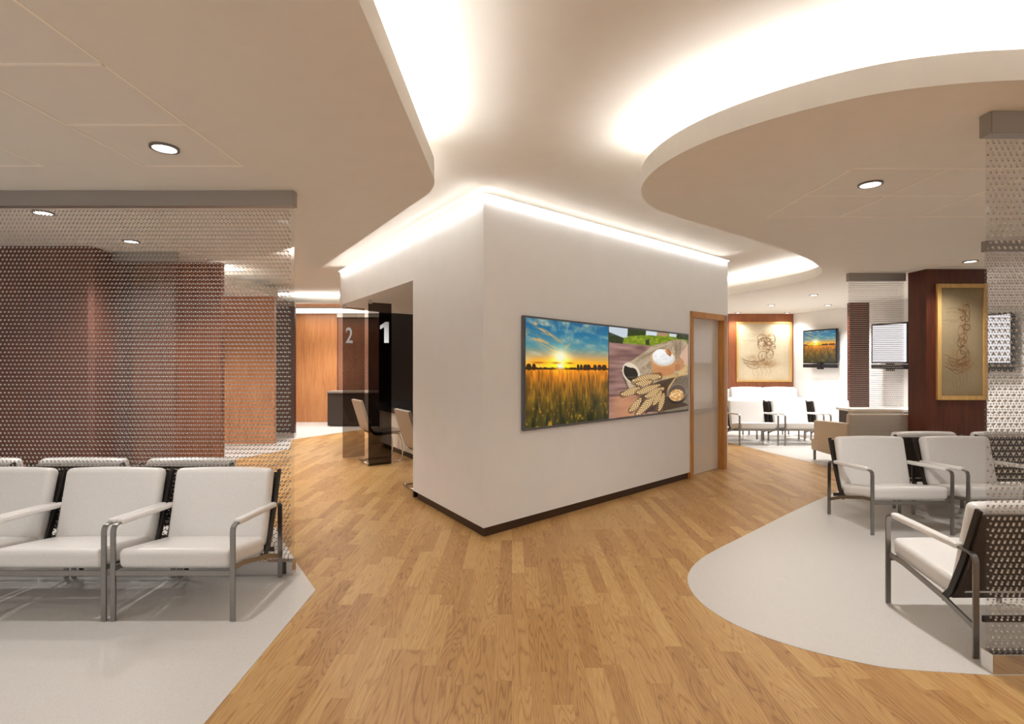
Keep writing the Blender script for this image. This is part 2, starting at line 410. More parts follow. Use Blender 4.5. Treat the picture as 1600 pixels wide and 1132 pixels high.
seg += [(5.05, 5.3, 5.05, 6.24), (5.05, 6.24, 7.0, 6.24)]
groove_glints('groove_glint_right', seg)

# ------------------------------------------------------------------ downlights
def make_down():
    t = empty('downlight', (0, 0, 0))
    MB().ring((0, 0), .058, .072, -.012, .002).build('trim_ring', RINGM, t)
    MB().disc((0, 0), .058, -.004, .0, 32).build('lamp_face', LAMPM, t)
    return t
d0 = make_down(); first = [True]
def downlight(x, y, lab, watts=SPOT, grp=None, lamp=True, z=ZS):
    o = d0 if first[0] else dup(d0); first[0] = False
    o.location = (x, y, z); prop(o, lab, 'ceiling light', grp)
    if lamp:
        l = bpy.data.lights.new('downlight_beam', 'SPOT'); l.energy = watts; l.spot_size = math.radians(130); l.spot_blend = .8
        l.shadow_soft_size = .06; l.color = (1, .975, .94)
        lo = bpy.data.objects.new('downlight_beam', l); COL.objects.link(lo); lo.parent = o; lo.location = (0, 0, -.02)
    return o
downlight(-1.907, 2.81, 'round recessed downlight in the tile field of the left ceiling, in front of the screen')
downlight(2.368, 3.383, 'round recessed downlight in the oval ceiling above the right-hand armchairs')
downlight(5.35, 5.975, 'round recessed downlight in front of the tall drawing on the dark wood wall', 7)
downlight(-3.69, 4.03, 'recessed downlight seen through the top of the big studded screen, above its left end', 22)
downlight(-3.71, 4.99, 'smaller-looking recessed downlight seen through the big screen, in front of the brown wall end', 22)
G = 'small downlights over the far waiting area'
downlight(5.30, 8.99, 'downlight nearest the light cove in the far waiting area', SPOT*2.7, G)
downlight(5.37, 10.6, 'downlight above the gap between far chairs and framed drawing', SPOT*2.3, G)
downlight(6.54, 10.6, 'downlight close to the side wall with the small television', SPOT*2.3, G)
downlight(5.41, 12.26, 'downlight close to the wall above the left edge of the framed drawing', 5, G, lamp=False)
downlight(6.59, 12.26, 'downlight close to the wall above the right edge of the framed drawing', 5, G, lamp=False)
# added fill spots without fittings, brightening floor, chairs, far panels and niche
for i, (x, y, wt) in enumerate(((-1.9, -.6, 60), (-3.9, 1.0, 38), (0.3, -1.2, 60), (2.4, -.6, 75), (4.4, .9, 45), (-4.7, 7.2, 230), (-4.4, 11.25, 150), (-3.0, 10.2, 90), (6.5, 7.6, 90), (-1.84, 6.82, 36))):
    l = bpy.data.lights.new('added_fill_spot', 'SPOT'); l.energy = wt; l.spot_size = math.radians(130); l.spot_blend = .8; l.shadow_soft_size = .22; l.color = (1, .975, .94)
    lo = bpy.data.objects.new('added_fill_spot', l); COL.objects.link(lo); lo.location = (x, y, (2.35 if y == 6.82 else ZU if y in (7.2, 10.2) and x > -5 else ZS if y > 2.3 or x < 0 else ZU)-.03)
ll = MB().box(-5.25, -2.8, 11.35, 12.25, ZS-.012, ZS+.001).build('linear_ceiling_light', LINEAR)
prop(ll, 'wide flat bright ceiling light above the far orange wood panel', 'ceiling light')

# ------------------------------------------------------------------ central white block
C0 = (-.2375, 4.27); U = (.8345, .551); D = (-.551, .8345); E = (.7513, .66)
def Lp(s, t=0): return (C0[0]+D[0]*s+U[0]*t, C0[1]+D[1]*s+U[1]*t)     # along left wall, t inward
def Rp(s, t=0): return (C0[0]+E[0]*s-E[1]*t*1.0, C0[1]+E[1]*s+E[0]*t)  # along right wall, t inward (normal -E_y, E_x)
R = Rp(4.302); Lend = Lp(4.40); N0 = Lp(1.51); N1 = Lp(1.51, 2.3); N2 = (-1.08, 9.72); RB = (1.34, 9.6)
ZB, ZT = .082, 2.874
# door opening is cut by building the right wall in pieces round it
SD0, SD1, ZD = 3.30, 4.245, 2.112
def wpiece(s0, s1, z0, z1, t=.12): 
    return [Rp(s0), Rp(s1), Rp(s1, t), Rp(s0, t)], z0, z1
m = MB()
m.prism([C0, Rp(SD0), Rp(SD0, .12), Rp(4.302, .12), RB, N2, N1, N0], ZB, ZT)
m.prism([Rp(SD0), Rp(4.302), Rp(4.302, .12), Rp(SD0, .12)], ZD, ZT)
m.prism([Rp(SD1), Rp(4.302), Rp(4.302, .12), Rp(SD1, .12)], 0, ZD)
struct('wall_middle', m, WALLP)
struct('wall_middle_upper', MB().prism([Rp(.45, .25), Rp(4.1, .25), (1.3, 9.3), (-1.9, 9.1), (-2.3, 7.9), Lp(.35, .3)], ZT, ZU), WALLP)
lint = [Lp(1.51)]+chaikin([Lp(4.2), Lp(4.46), (-2.76, 8.25), (-2.66, 8.6), (-2.3, 9.1)], 2)+[(-1.7, 9.6), N2, N1]
struct('ceiling', MB().prism(lint, 2.352, ZT-.0), WALLP)
struct('wall_niche', MB().prism([(-1.07, 9.70), (-2.62, 10.08), (-2.60, 10.16), (-1.07, 9.80)], 0, ZU), DARKWALL)
struct('wall_niche_side', MB().prism([Lp(1.53, .02), Lp(1.53, 2.28), Lp(1.56, 2.28), Lp(1.56, .02)], 0, 2.35).prism([(N1[0]-.02, N1[1]+.02), (N2[0]-.02, N2[1]), (N2[0]-.05, N2[1]-.02), (N1[0]-.05, N1[1])], 0, 2.35), DARKWALL)
# recessed dark base
bb = MB().prism([Lp(0, .0) if False else (C0[0]+.005, C0[1]+.035), Rp(SD0-.002, .03), Rp(SD0-.002, .2), Lp(1.3, .2), Lp(1.45, .03)], 0, ZB+.001)
struct('baseboard_middle', bb, DARKBASE)
# light strips on the block's top edge
m = MB(); m.prism([Lp(.03, .02), Lp(4.35, .02), Lp(4.35, .035), Lp(.04, .035)], ZT+.002, ZT+.014)
prop(m.build('led_strip', LEDB), 'white light strip on the top edge of the block above the reception side', 'light strip')
m = MB(); m.prism([Rp(.05, .02), Rp(4.27, .02), Rp(4.27, .035), Rp(.06, .035)], ZT+.002, ZT+.014)
prop(m.build('led_strip', LEDB), 'white light strip on the top edge of the block above the picture screen', 'light strip')
LEDD = emis('downward_edge_led', (1, .998, .985), 13.0); LEDE = emis('weak_downward_edge_led', (1, .998, .985), 6.0)
for P_, s0, s1, nm in ((Lp, -.02, 4.37, 'reception side of the white block'), (Rp, .01, 4.28, 'picture screen side of the white block')):
    t = empty('edge_light_channel', (*P_(0), ZT-.016), label='slim light channel washing down the top of the '+nm, cat='light strip')
    for z0, z1, a_, b_, mm, nm2 in ((ZT-.004, ZT+.001, -.032, -.001, WALLP, 'channel'), (ZT-.012, ZT-.004, -.032, -.006, LEDD if P_ is Lp else LEDE, 'diffuser')):
        o = MB().prism([P_(s0, a_), P_(s1, a_), P_(s1, b_), P_(s0, b_)], z0, z1).build(nm2, mm, t); o.location = (-t.location.x, -t.location.y, -t.location.z)
# door
fw = .06
m = MB()
for s0, s1, z0, z1 in ((SD0, SD0+fw, 0, ZD), (SD1-fw-.02, SD1, 0, ZD), (SD0, SD1, ZD-fw-.015, ZD)):
    m.prism([Rp(s0, -.018), Rp(s1, -.018), Rp(s1, .12), Rp(s0, .12)], z0, z1)
dr = prop(m.build('door_1', OAK), kind='structure')
m = MB().prism([Rp(SD0+fw, .07), Rp(SD1-fw-.02, .07), Rp(SD1-fw-.02, .11), Rp(SD0+fw, .11)], .005, ZD-fw-.015)
m.build('door_leaf', DOORM, dr)
m = MB().prism([Rp(SD0+fw+.08, .05), Rp(SD1-fw-.05, .05), Rp(SD1-fw-.05, .071), Rp(SD0+fw+.08, .071)], .795, .845)
m.build('push_rail', RAIL, dr)

# ------------------------------------------------------------------ painted pictures for the screens and drawings
rng = np.random.default_rng(3)
def vnoise(u, v, fu, fv, seed=0):
    g = np.random.default_rng(seed).random((int(fv)+3, int(fu)+3)); x = np.clip(u*fu+0*v, 0, fu+.99); y = np.clip(v*fv+0*u, 0, fv+.99)
    xi = np.clip(x.astype(int), 0, int(fu)+1); yi = np.clip(y.astype(int), 0, int(fv)+1); fx = x-xi; fy = y-yi
    fx = fx*fx*(3-2*fx); fy = fy*fy*(3-2*fy)
    return (g[yi, xi]*(1-fx)+g[yi, xi+1]*fx)*(1-fy)+(g[yi+1, xi]*(1-fx)+g[yi+1, xi+1]*fx)*fy
def mixc(img, c, a):
    c = np.array(c, float)/255; return img*(1-a[..., None])+c*a[..., None]
def ramp(t, stops):
    ts = [s[0] for s in stops]; return np.stack([np.interp(t, ts, [s[1][k]/255 for s in stops]) for k in range(3)], -1)
def inpoly(u, v, P):
    r = np.zeros(u.shape, bool); n = len(P)
    for i in range(n):
        x1, y1 = P[i]; x2, y2 = P[(i+1) % n]
        if y1 == y2: continue
        c = ((y1 > v) != (y2 > v)) & (u < (x2-x1)*(v-y1)/(y2-y1)+x1); r ^= c
    return r.astype(float)
def segd(u, v, a, b):
    dx, dy = b[0]-a[0], b[1]-a[1]; q = max(dx*dx+dy*dy, 1e-12)
    t = np.clip(((u-a[0])*dx+(v-a[1])*dy)/q, 0, 1); return np.hypot(u-a[0]-t*dx, v-a[1]-t*dy), t
def gridq(Wp, Hp):
    v, u = np.mgrid[0:Hp, 0:Wp]; return (u+.5)/Wp, (v+.5)/Hp
def sunset(Wp, Hp):
    u, v = gridq(Wp, Hp); hz = .47
    img = ramp(v, [(0, (14, 88, 140)), (.12, (24, 112, 158)), (.25, (84, 146, 158)), (.34, (190, 160, 110)), (.40, (246, 172, 40)), (.46, (250, 150, 14)), (1, (250, 150, 14))])
    sx, sy = .385, .40
    ang = np.arctan2(v-sy, u-sx); r = np.hypot(u-sx, (v-sy))
    a2 = (ang+np.pi)/(2*np.pi)
    st = vnoise(a2, np.clip(r, 0, 1), 42, 5, 1)*.6+vnoise(a2, np.clip(r, 0, 1), 90, 12, 2)*.4
    sw = vnoise(u+.25*v, v+.15*u, 9, 14, 4)
    ww = vnoise(u+.5*v+.08*np.sin(v*9), v-.2*u+.3, 7, 30, 5)
    cl = np.clip((st*.45+sw*.35+ww*.45-.60)*3.2, 0, 1)*(v < hz)*np.clip(r*3, 0, 1)*(.4+.6*vnoise(u, v, 40, 60, 77))
    img = mixc(img, (214, 206, 170), np.clip(cl*.9, 0, .8))
    img = mixc(img, (120, 150, 140), .14*np.clip(1-v*2.4, 0, 1))
    for a, b, wd in (((.0, .13), (.42, .33), .028), ((.1, .06), (.4, .21), .02), ((.45, .25), (.5, .22), .012)):
        dd, t = segd(u, v, a, b); k = np.exp(-(dd/wd)**2)*np.clip(vnoise(u+v, v*1.5-u*.6+.6, 14, 40, 6)*2.2-.5, 0, 1)*(1-.6*t); img = mixc(img, (222, 170, 104), np.clip(k*1.5, 0, 1)*.9)
    gl = np.exp(-((u-sx)**2+((v-.36)*1.1)**2)/.012); img = img+gl[..., None]*np.array([1, .85, .45])*.5
    img = img+(np.exp(-((u-sx)**2/.09+((v-.44)**2)/.004)))[..., None]*np.array([.5, .28, .0])*.9
    img = mixc(img, (255, 250, 225), np.clip((np.exp(-((u-sx)**2+(v-.35)**2)/.0018)+np.exp(-((u-sx)**2+(v-.44)**2)/.0011))*1.3, 0, 1))
    for cx, wd in ((.33, .05), (.14, .07), (.5, .05)):
        k = np.exp(-((u-cx)/wd)**2-((v-.408)/.009)**2); img = mixc(img, (150, 84, 20), np.clip(k*.9, 0, 1))
    # field
    f = (v > hz); q = np.clip((v-hz)/(1-hz), 0, 1)
    fld = ramp(q, [(0, (232, 140, 24)), (.10, (196, 118, 26)), (.3, (140, 92, 24)), (.6, (94, 72, 18)), (1, (56, 52, 14))])
    s1 = vnoise(u+.06*v, v, 95, 11, 8); s2 = vnoise(u-.08*v, v, 95, 16, 9); s3 = vnoise(u, v, 14, 4, 10)
    fld = fld*(.42+1.05*(s1*.45+s2*.4+s3*.3)[..., None])**(1+.7*q[..., None])
    ear = np.clip((vnoise(u, v, 60, 30, 12)-.74)*6, 0, 1)*q; fld = mixc(fld, (214, 158, 44), ear*.75)
    dk = np.clip((vnoise(u, v, 26, 5, 13)-.55)*3, 0, 1)*np.clip(q*1.6-.3, 0, 1); fld = mixc(fld, (22, 30, 10), dk*.85)
    fld += (np.exp(-((u-sx)/.18)**2)*np.exp(-q*9))[..., None]*np.array([.3, .16, .02])
    img = np.where(f[..., None], fld, img)
    tr = ((v > hz-.012-.010*vnoise(u, v*0, 60, 1, 14)) & (v < hz+.004)).astype(float)
    for cx, cr in ((.035, .028), (.09, .02), (.60, .018), (.64, .018), (.69, .026), (.73, .032), (.82, .026), (.88, .030), (.945, .033)):
        tr = np.maximum(tr, (((u-cx)/cr)**2+((v-(hz-.022))/.032)**2 < 1).astype(float))
    img = mixc(img, (54, 32, 10), tr*(1-.75*np.exp(-((u-sx)/.07)**2)))
    return np.clip(img, 0, 1)
def still(Wp, Hp):
    u, v = gridq(Wp, Hp)
    def P(*pts): 
        o = []
        for i in range(0, len(pts), 2):
            x, y = pts[i], pts[i+1]; k = (x-80)/810; t = 85+80*k; b = 1015-80*k; o.append((k, (y-t)/(b-t)))
        return o
    n1 = vnoise(u, v, 6, 50, 21); n2 = vnoise(u, v, 40, 60, 22); n3 = vnoise(u, v, 8, 10, 23)
    img = ramp(n1*.6+n3*.4, [(0, (92, 62, 62)), (.5, (142, 104, 96)), (1, (190, 150, 140))])
    img = mixc(img, (205, 140, 96), np.clip((v-.74)*30, 0, 1)*np.exp(-((u-.2)/.22)**2)*.8)
    img = mixc(img, (70, 44, 44), np.exp(-((v-.755)/.006)**2)*.8); img = mixc(img, (100, 70, 66), np.exp(-((v-.30)/.005)**2)*.5)
    top = v < .165-.0*u+.03*u
    g = ramp(vnoise(u, v, 30, 60, 24), [(0, (92, 120, 12)), (1, (158, 172, 40))]); img = np.where(top[..., None], g, img)
    img = mixc(img, (205, 216, 226), inpoly(u, v, P(80, 80, 250, 95, 245, 190, 190, 200, 80, 170)))
    img = mixc(img, (214, 226, 236), inpoly(u, v, P(425, 110, 540, 120, 535, 170, 425, 165)))
    img = mixc(img, (214, 222, 228), inpoly(u, v, P(670, 140, 760, 150, 745, 185, 675, 178)))
    for pp in (P(80, 140, 215, 200, 200, 258, 80, 245), P(250, 95, 425, 110, 420, 165, 245, 180), P(420, 215, 460, 205, 462, 270, 420, 265), P(760, 150, 890, 165, 890, 215, 760, 200)):
        img = mixc(img, (34, 46, 22), inpoly(u, v, pp)*(.75+.25*n2))
    img = mixc(img, (176, 140, 110), inpoly(u, v, P(540, 125, 650, 135, 650, 180, 540, 170)))
    sack = P(205, 480, 260, 445, 330, 400, 430, 320, 500, 270, 600, 245, 740, 205, 800, 215, 890, 215, 890, 560, 700, 620, 400, 700, 300, 720, 250, 715, 225, 600, 200, 550)
    sc = ramp(vnoise(u+.4*v, v, 14, 12, 25)*.55+vnoise(u, v, 90, 90, 26)*.45, [(0, (128, 108, 82)), (.5, (176, 154, 126)), (1, (208, 190, 162))])
    sack = chaikin(sack, 2, True); img = np.where(inpoly(u, v, sack)[..., None] > 0, sc, img)
    for a, b, wd_, c in (((330, 430), (640, 270), 16, (110, 92, 68)), ((360, 500), (470, 420), 12, (220, 204, 178)), ((420, 350), (700, 235), 10, (222, 206, 180)), ((740, 225), (760, 400), 12, (118, 98, 74)),
                         ((700, 260), (730, 380), 9, (220, 204, 176)), ((800, 240), (790, 400), 12, (112, 92, 70)), ((370, 640), (470, 520), 10, (120, 100, 76)), ((240, 460), (300, 450), 14, (222, 206, 180)), ((215, 560), (270, 700), 12, (216, 198, 170))):
        dd, t = segd(u, v, P(*a)[0], P(*b)[0]); img = mixc(img, c, np.exp(-(dd/(wd_/810))**2)*np.sin(np.pi*np.clip(t, .1, .9))*.6)
    img = mixc(img, (70, 48, 40), np.exp(-(segd(u, v, P(215, 600)[0], P(262, 735)[0])[0]/.014)**2)*.6)
    img = mixc(img, (230, 214, 188), inpoly(u, v, chaikin(P(204, 468, 262, 440, 345, 492, 378, 600, 300, 690, 240, 640, 196, 560), 2, True)))
    img = mixc(img, (196, 174, 144), inpoly(u, v, chaikin(P(225, 600, 300, 690, 372, 610, 420, 640, 340, 720, 262, 725), 2, True)))
    img = mixc(img, (22, 14, 8), inpoly(u, v, chaikin(P(218, 470, 255, 500, 325, 505, 355, 595, 290, 660, 225, 595, 208, 540), 2, True)))
    low = inpoly(u, v, P(600, 640, 890, 560, 890, 935, 620, 960, 560, 760)); img = np.where(low[..., None] > 0, sc*.72, img)
    img = mixc(img, (60, 42, 28), inpoly(u, v, P(880, 880, 640, 800, 560, 860, 400, 960, 560, 960, 890, 900))*.8)
    img = mixc(img, (216, 176, 148), inpoly(u, v, P(790, 380, 890, 250, 890, 470, 850, 480)))
    for cx, cy, rx, ry, c in ((800, 470, 45, 70, (196, 138, 92)), (760, 500, 40, 40, (182, 124, 80)), (640, 440, 0, 0, (0, 0, 0))):
        if rx:
            (k, q), = P(cx, cy); img = mixc(img, c, ((((u-k)*810/rx)**2+((v-q)*850/ry)**2) < 1).astype(float))
    def ell(cx, cy, rx, ry, c, a=1.):
        nonlocal img
        (k, q), = P(cx, cy); e = ((u-k)*810/rx)**2+((v-q)*850/ry)**2; img = mixc(img, c, np.clip((1-e)*12, 0, 1)*a); return e
    img = mixc(img, (206, 146, 96), inpoly(u, v, P(472, 400, 742, 430, 725, 570, 640, 590, 540, 575, 490, 540)))
    ell(607, 540, 118, 45, (200, 138, 88)); ell(607, 400, 137, 98, (222, 170, 120)); ell(612, 404, 122, 80, (226, 222, 216)); ell(600, 385, 112, 74, (246, 246, 244)); ell(575, 350, 60, 42, (255, 255, 255), .9); ell(540, 400, 40, 20, (255, 255, 255), .8)
    img = mixc(img, (176, 116, 70), inpoly(u, v, chaikin(P(625, 330, 655, 300, 700, 345, 690, 392, 655, 372), 2, True)))
    img = mixc(img, (214, 150, 96), inpoly(u, v, P(622, 332, 648, 314, 664, 350, 650, 368))*.8)
    img = mixc(img, (205, 205, 205), np.clip((vnoise(u, v, 90, 90, 41)-.6)*5, 0, 1)*(((u-.645)/.13)**2+((v-.345)/.085)**2 < 1)*.5)
    ell(765, 790, 112, 95, (34, 24, 18)); ell(765, 762, 115, 102, (132, 112, 96)); ell(765, 760, 98, 86, (92, 76, 64)); 
    e = ell(755, 790, 84, 66, (206, 150, 84)); kern = vnoise(u, v, 60, 60, 31)
    (k, q), = P(755, 790); ee = ((u-k)*810/84)**2+((v-q)*850/66)**2; img = mixc(img, (244, 208, 150), (ee < .95)*np.clip((kern-.45)*4, 0, 1))
    knot = P(760, 580)[0]
    stalks = [(450, 640), (470, 690), (520, 700), (560, 760), (600, 800), (640, 760), (480, 610)]
    for a in stalks:
        dd, t = segd(u, v, P(*a)[0], knot); img = mixc(img, (206, 168, 110), np.clip(1.4-dd/.007, 0, 1)*.9)
    img = mixc(img, (48, 32, 24), inpoly(u, v, P(420, 700, 560, 640, 740, 600, 660, 700, 620, 860, 420, 980, 330, 860))*.7)
    for a in ((890, 480), (890, 520), (890, 560)):
        dd, t = segd(u, v, knot, P(*a)[0]); img = mixc(img, (214, 178, 122), np.clip(1.4-dd/.022, 0, 1)*.9)
    ears = [((310, 640), (560, 590), 34), ((340, 670), (470, 650), 26), ((205, 775), (350, 720), 30), ((350, 760), (560, 690), 30), ((280, 940), (370, 830), 28), ((350, 975), (570, 730), 36), ((565, 940), (610, 780), 26), ((430, 800), (600, 720), 30), ((510, 880), (580, 760), 26)]
    for a, b, wd in ears:
        pa, pb = P(*a)[0], P(*b)[0]; dd, t = segd(u, v, pa, pb); wd = wd/820
        ln = math.hypot(pb[0]-pa[0], pb[1]-pa[1])
        k = np.clip((1-dd/(wd*(.55+.6*np.sin(np.pi*np.clip(t, .02, .98)))))*8, 0, 1)
        nx_, ny_ = -(pb[1]-pa[1])/ln, (pb[0]-pa[0])/ln; sd = (u-pa[0])*nx_+(v-pa[1])*ny_
        tex = .5+.5*np.sin(t*ln*230+abs(sd)*150+np.pi*(sd > 0))
        for q_ in (-.9, -.3, .4, 1.):
            ax_, ay_ = pa[0]-(pb[0]-pa[0])*.25+nx_*wd*q_*1.6, pa[1]-(pb[1]-pa[1])*.25+ny_*wd*q_*1.6
            da, _ = segd(u, v, (ax_, ay_), pb); img = mixc(img, (222, 190, 136), np.clip(1.2-da/.004, 0, 1)*.5)
        img = mixc(img, (74, 46, 24), np.clip((1.25-dd/wd)*4, 0, 1)*.55)
        img = mixc(img, (128, 84, 42), k*.95); img = mixc(img, (240, 208, 150), k*np.clip(tex*1.4-.05, 0, 1))
    ell(760, 580, 22, 28, (190, 150, 96))
    return np.clip(img, 0, 1)
def drawing(Wp, Hp, seed=5, dark=1.):
    """a made-up brown ink study of looping fronds on old paper"""
    u, v = gridq(Wp, Hp); rr = random.Random(seed)
    img = ramp(vnoise(u, v, 5, 6, seed)*.6+vnoise(u, v, 60, 60, seed+1)*.4, [(0, (198, 184, 154)), (1, (222, 208, 180))])
    img = mixc(img, (176, 140, 96), np.clip((np.maximum(abs(u-.5), abs(v-.5))-.44)*4, 0, 1))
    img = img*np.array([1, .95, .87])**((1-dark)*4)*dark  # a lower dark value puts shade into the paper colour
    def stroke(pts, wd, c=(96, 66, 44), a=.8):
        nonlocal img
        best = np.full(u.shape, 9.)
        for p, q in zip(pts[:-1], pts[1:]):
            x0, x1 = min(p[0], q[0])-.03, max(p[0], q[0])+.03; y0, y1 = min(p[1], q[1])-.03, max(p[1], q[1])+.03
            i0, i1 = max(0, int(x0*Wp)), min(Wp, int(x1*Wp)+1); j0, j1 = max(0, int(y0*Hp)), min(Hp, int(y1*Hp)+1)
            if i1 <= i0 or j1 <= j0: continue
            dd, _ = segd(u[j0:j1, i0:i1], v[j0:j1, i0:i1], p, q); best[j0:j1, i0:i1] = np.minimum(best[j0:j1, i0:i1], dd)
        img = mixc(img, c, np.clip(1.3-best/wd, 0, 1)*a)
    for cx, cy, rx, ry, a in ((.48, .70, .26, .06, .5), (.56, .45, .10, .16, .35), (.6, .72, .12, .05, .5), (.55, .22, .08, .05, .4), (.3, .6, .1, .05, .3)):
        img = mixc(img, (150, 108, 66), np.exp(-((u-cx)/rx)**2-((v-cy)/ry)**2)*a*(.5+vnoise(u, v, 30, 30, seed+3)))
    for i in range(24):
        cx, cy = .55+rr.uniform(-.10, .14), .45+rr.uniform(-.22, .22); ra, rb = rr.uniform(.03, .12), rr.uniform(.03, .10); p0 = rr.uniform(0, 6); n = 20; sp = rr.uniform(3, 6)
        stroke([(cx+ra*math.cos(p0+sp*k/n)*(1-.5*k/n), cy+rb*math.sin(p0+sp*k/n)*(1-.4*k/n)) for k in range(n+1)], rr.uniform(.004, .008), a=.7)
    for i in range(12):
        y = .56+i*.016; xx = rr.uniform(.05, .2); ll = rr.uniform(.25, .6); am = rr.uniform(.03, .1); ph = rr.uniform(-.4, .4); stroke([(xx+ll*k/14, .60+i*.012+am*math.sin(ph+k/14*3.0)+rr.uniform(-.006, .006)) for k in range(15)], .0035, a=.55)
    for i in range(5):
        x = .3+.08*i; stroke([(x+.02*math.sin(k*.9+i), .74+.022*k) for k in range(10)], .003, a=.45)
    for i in range(4):
        x = .42+.05*i; stroke([(x+.03*math.sin(k*.7+i)+.01*k, .30-.018*k) for k in range(11)], .003, a=.5)
    for j, (y, x0, x1) in enumerate(((.19, .16, .46), (.225, .15, .50), (.30, .05, .40), (.315, .22, .38))):
        x = x0
        while x < x1:
            wd = rr.uniform(.015, .04); stroke([(x+wd*k/4, y+rr.uniform(-.006, .006)) for k in range(5)], .0026, a=.55); x += wd+.012
    return np.clip(img, 0, 1)
def picture(name, img, corners, m, parent=None, label=None):
    """corners: 3-D points top-left, top-right, bottom-right, bottom-left"""
    Hp, Wp = img.shape[:2]; tl, tr, br, bl = [np.array(c, float) for c in corners]
    uu, vv = np.meshgrid(np.arange(Wp+1)/Wp, np.arange(Hp+1)/Hp); uu = uu[..., None]; vv = vv[..., None]
    P = (tl*(1-uu)+tr*uu)*(1-vv)+(bl*(1-uu)+br*uu)*vv; P = P.reshape(-1, 3)
    idx = (np.arange(Hp)[:, None]*(Wp+1)+np.arange(Wp)[None]).reshape(-1)
    F = np.stack([idx, idx+Wp+1, idx+Wp+2, idx+1], 1)
    me = bpy.data.meshes.new(name); me.vertices.add(len(P)); me.vertices.foreach_set('co', P.ravel())
    me.loops.add(F.size); me.loops.foreach_set('vertex_index', F.ravel().astype(np.int32))
    me.polygons.add(len(F)); me.polygons.foreach_set('loop_start', (np.arange(len(F))*4).astype(np.int32)); me.update(calc_edges=True)
    ca = me.color_attributes.new('pic', 'FLOAT_COLOR', 'CORNER')
    pad = np.pad(img, ((0, 1), (0, 1), (0, 0)), mode='edge').reshape(-1, 3)
    lin = np.where(pad <= .04045, pad/12.92, ((pad+.055)/1.055)**2.4)
    c = np.ones((F.size, 4)); c[:, :3] = lin[F.ravel()]
    ca.data.foreach_set('color', c.ravel()); me.materials.append(m)
    o = bpy.data.objects.new(name, me); COL.objects.link(o)
    if parent: o.parent = parent
    if label: o['label'] = label
    return o
IM_SUN = sunset(190, 220); IM_STILL = still(260, 240); IM_DRAW = drawing(150, 170)

# wide display on the block
sA, sB, sM = .44, 3.18, 1.612
zt0, zt1, zb0, zb1 = 1.866, 1.798, .882, .886
def ztop(s): return zt0+(zt1-zt0)*(s-sA)/(sB-sA)
def P3(s, z, t=-.042): p = Rp(s, t); return (p[0], p[1], z)
wd = empty('wall_display', (*Rp(sA), .88), 0, label='wide flat screen on the white block showing a sunset field beside flour and wheat', cat='screen')
def loc(o, root): o.location = (-root.location.x, -root.location.y, -root.location.z); return o
m = MB(); b = .018
body = [P3(sA-b, zb0-b-.006, -.040), P3(sB+b, zb1-b-.006, -.040), P3(sB+b, zt1+b, -.040), P3(sA-b, zt0+b, -.040)]
back = [P3(sA-b, zb0-b-.006, 0.0), P3(sB+b, zb1-b-.006, 0.0), P3(sB+b, zt1+b, 0.0), P3(sA-b, zt0+b, 0.0)]
m.add(body+back, [(0, 1, 2, 3), (7, 6, 5, 4), (0, 4, 5, 1), (1, 5, 6, 2), (2, 6, 7, 3), (3, 7, 4, 0)])
loc(m.build('bezel', BEZEL, wd, bevel=.004), wd)
loc(picture('left_picture', IM_SUN, [P3(sA, zt0), P3(sM-.006, ztop(sM)), P3(sM-.006, zb0), P3(sA, zb0)], PICLIT, wd, 'sunset over a wheat field'), wd)
loc(picture('right_picture', IM_STILL, [P3(sM+.006, ztop(sM)), P3(sB, zt1), P3(sB, zb1), P3(sM+.006, zb0)], PICLIT, wd, 'flour bowl, sack and wheat ears on wood'), wd)

# ------------------------------------------------------------------ studded screens
def stud_mesh(x0, x1, y, z0, z1, pitch=.028, r=.0062, layers=((-1, 0.), (1, 0.)), th=.012, seg=6):
    V0 = [(math.cos(2*math.pi*k/seg)*r, 0, math.sin(2*math.pi*k/seg)*r) for k in range(seg)]
    V1 = [(math.cos(2*math.pi*k/seg)*r*.65, r*.6, math.sin(2*math.pi*k/seg)*r*.65) for k in range(seg)]
    base = np.array(V0+V1+[(0, r*.85, 0)])
    tri = []
    for k in range(seg):
        j = (k+1) % seg; tri += [(k, j, seg+j), (k, seg+j, seg+k), (seg+k, seg+j, 2*seg)]
    tri = np.array(tri); C = []
    nz = int((z1-z0)/pitch); nx = int((x1-x0)/pitch)
    for sgn, sh in layers:
        for j in range(nz):
            off = pitch/2 if j % 2 else 0
            for i in range(nx):
                xx = x0+pitch*.45+i*pitch+off+sh
                if xx < x1-r: C.append((xx, y+sgn*th, z0+pitch*(j+.5), sgn))
    C = np.array(C); n = len(C)
    P = np.repeat(base[None], n, 0).copy(); P[:, :, 1] *= C[:, 3][:, None]; P += C[:, None, :3]
    F = (tri[None]+np.arange(n)[:, None, None]*len(base)).reshape(-1, 3)
    me = bpy.data.meshes.new('studs'); me.vertices.add(n*len(base)); me.vertices.foreach_set('co', P.ravel())
    me.loops.add(F.size); me.loops.foreach_set('vertex_index', F.ravel().astype(np.int32))
    me.polygons.add(len(F)); me.polygons.foreach_set('loop_start', (np.arange(len(F))*3).astype(np.int32)); me.update(calc_edges=True)
    me.polygons.foreach_set('use_smooth', [True]*len(F)); me.materials.append(STUD)
    return me
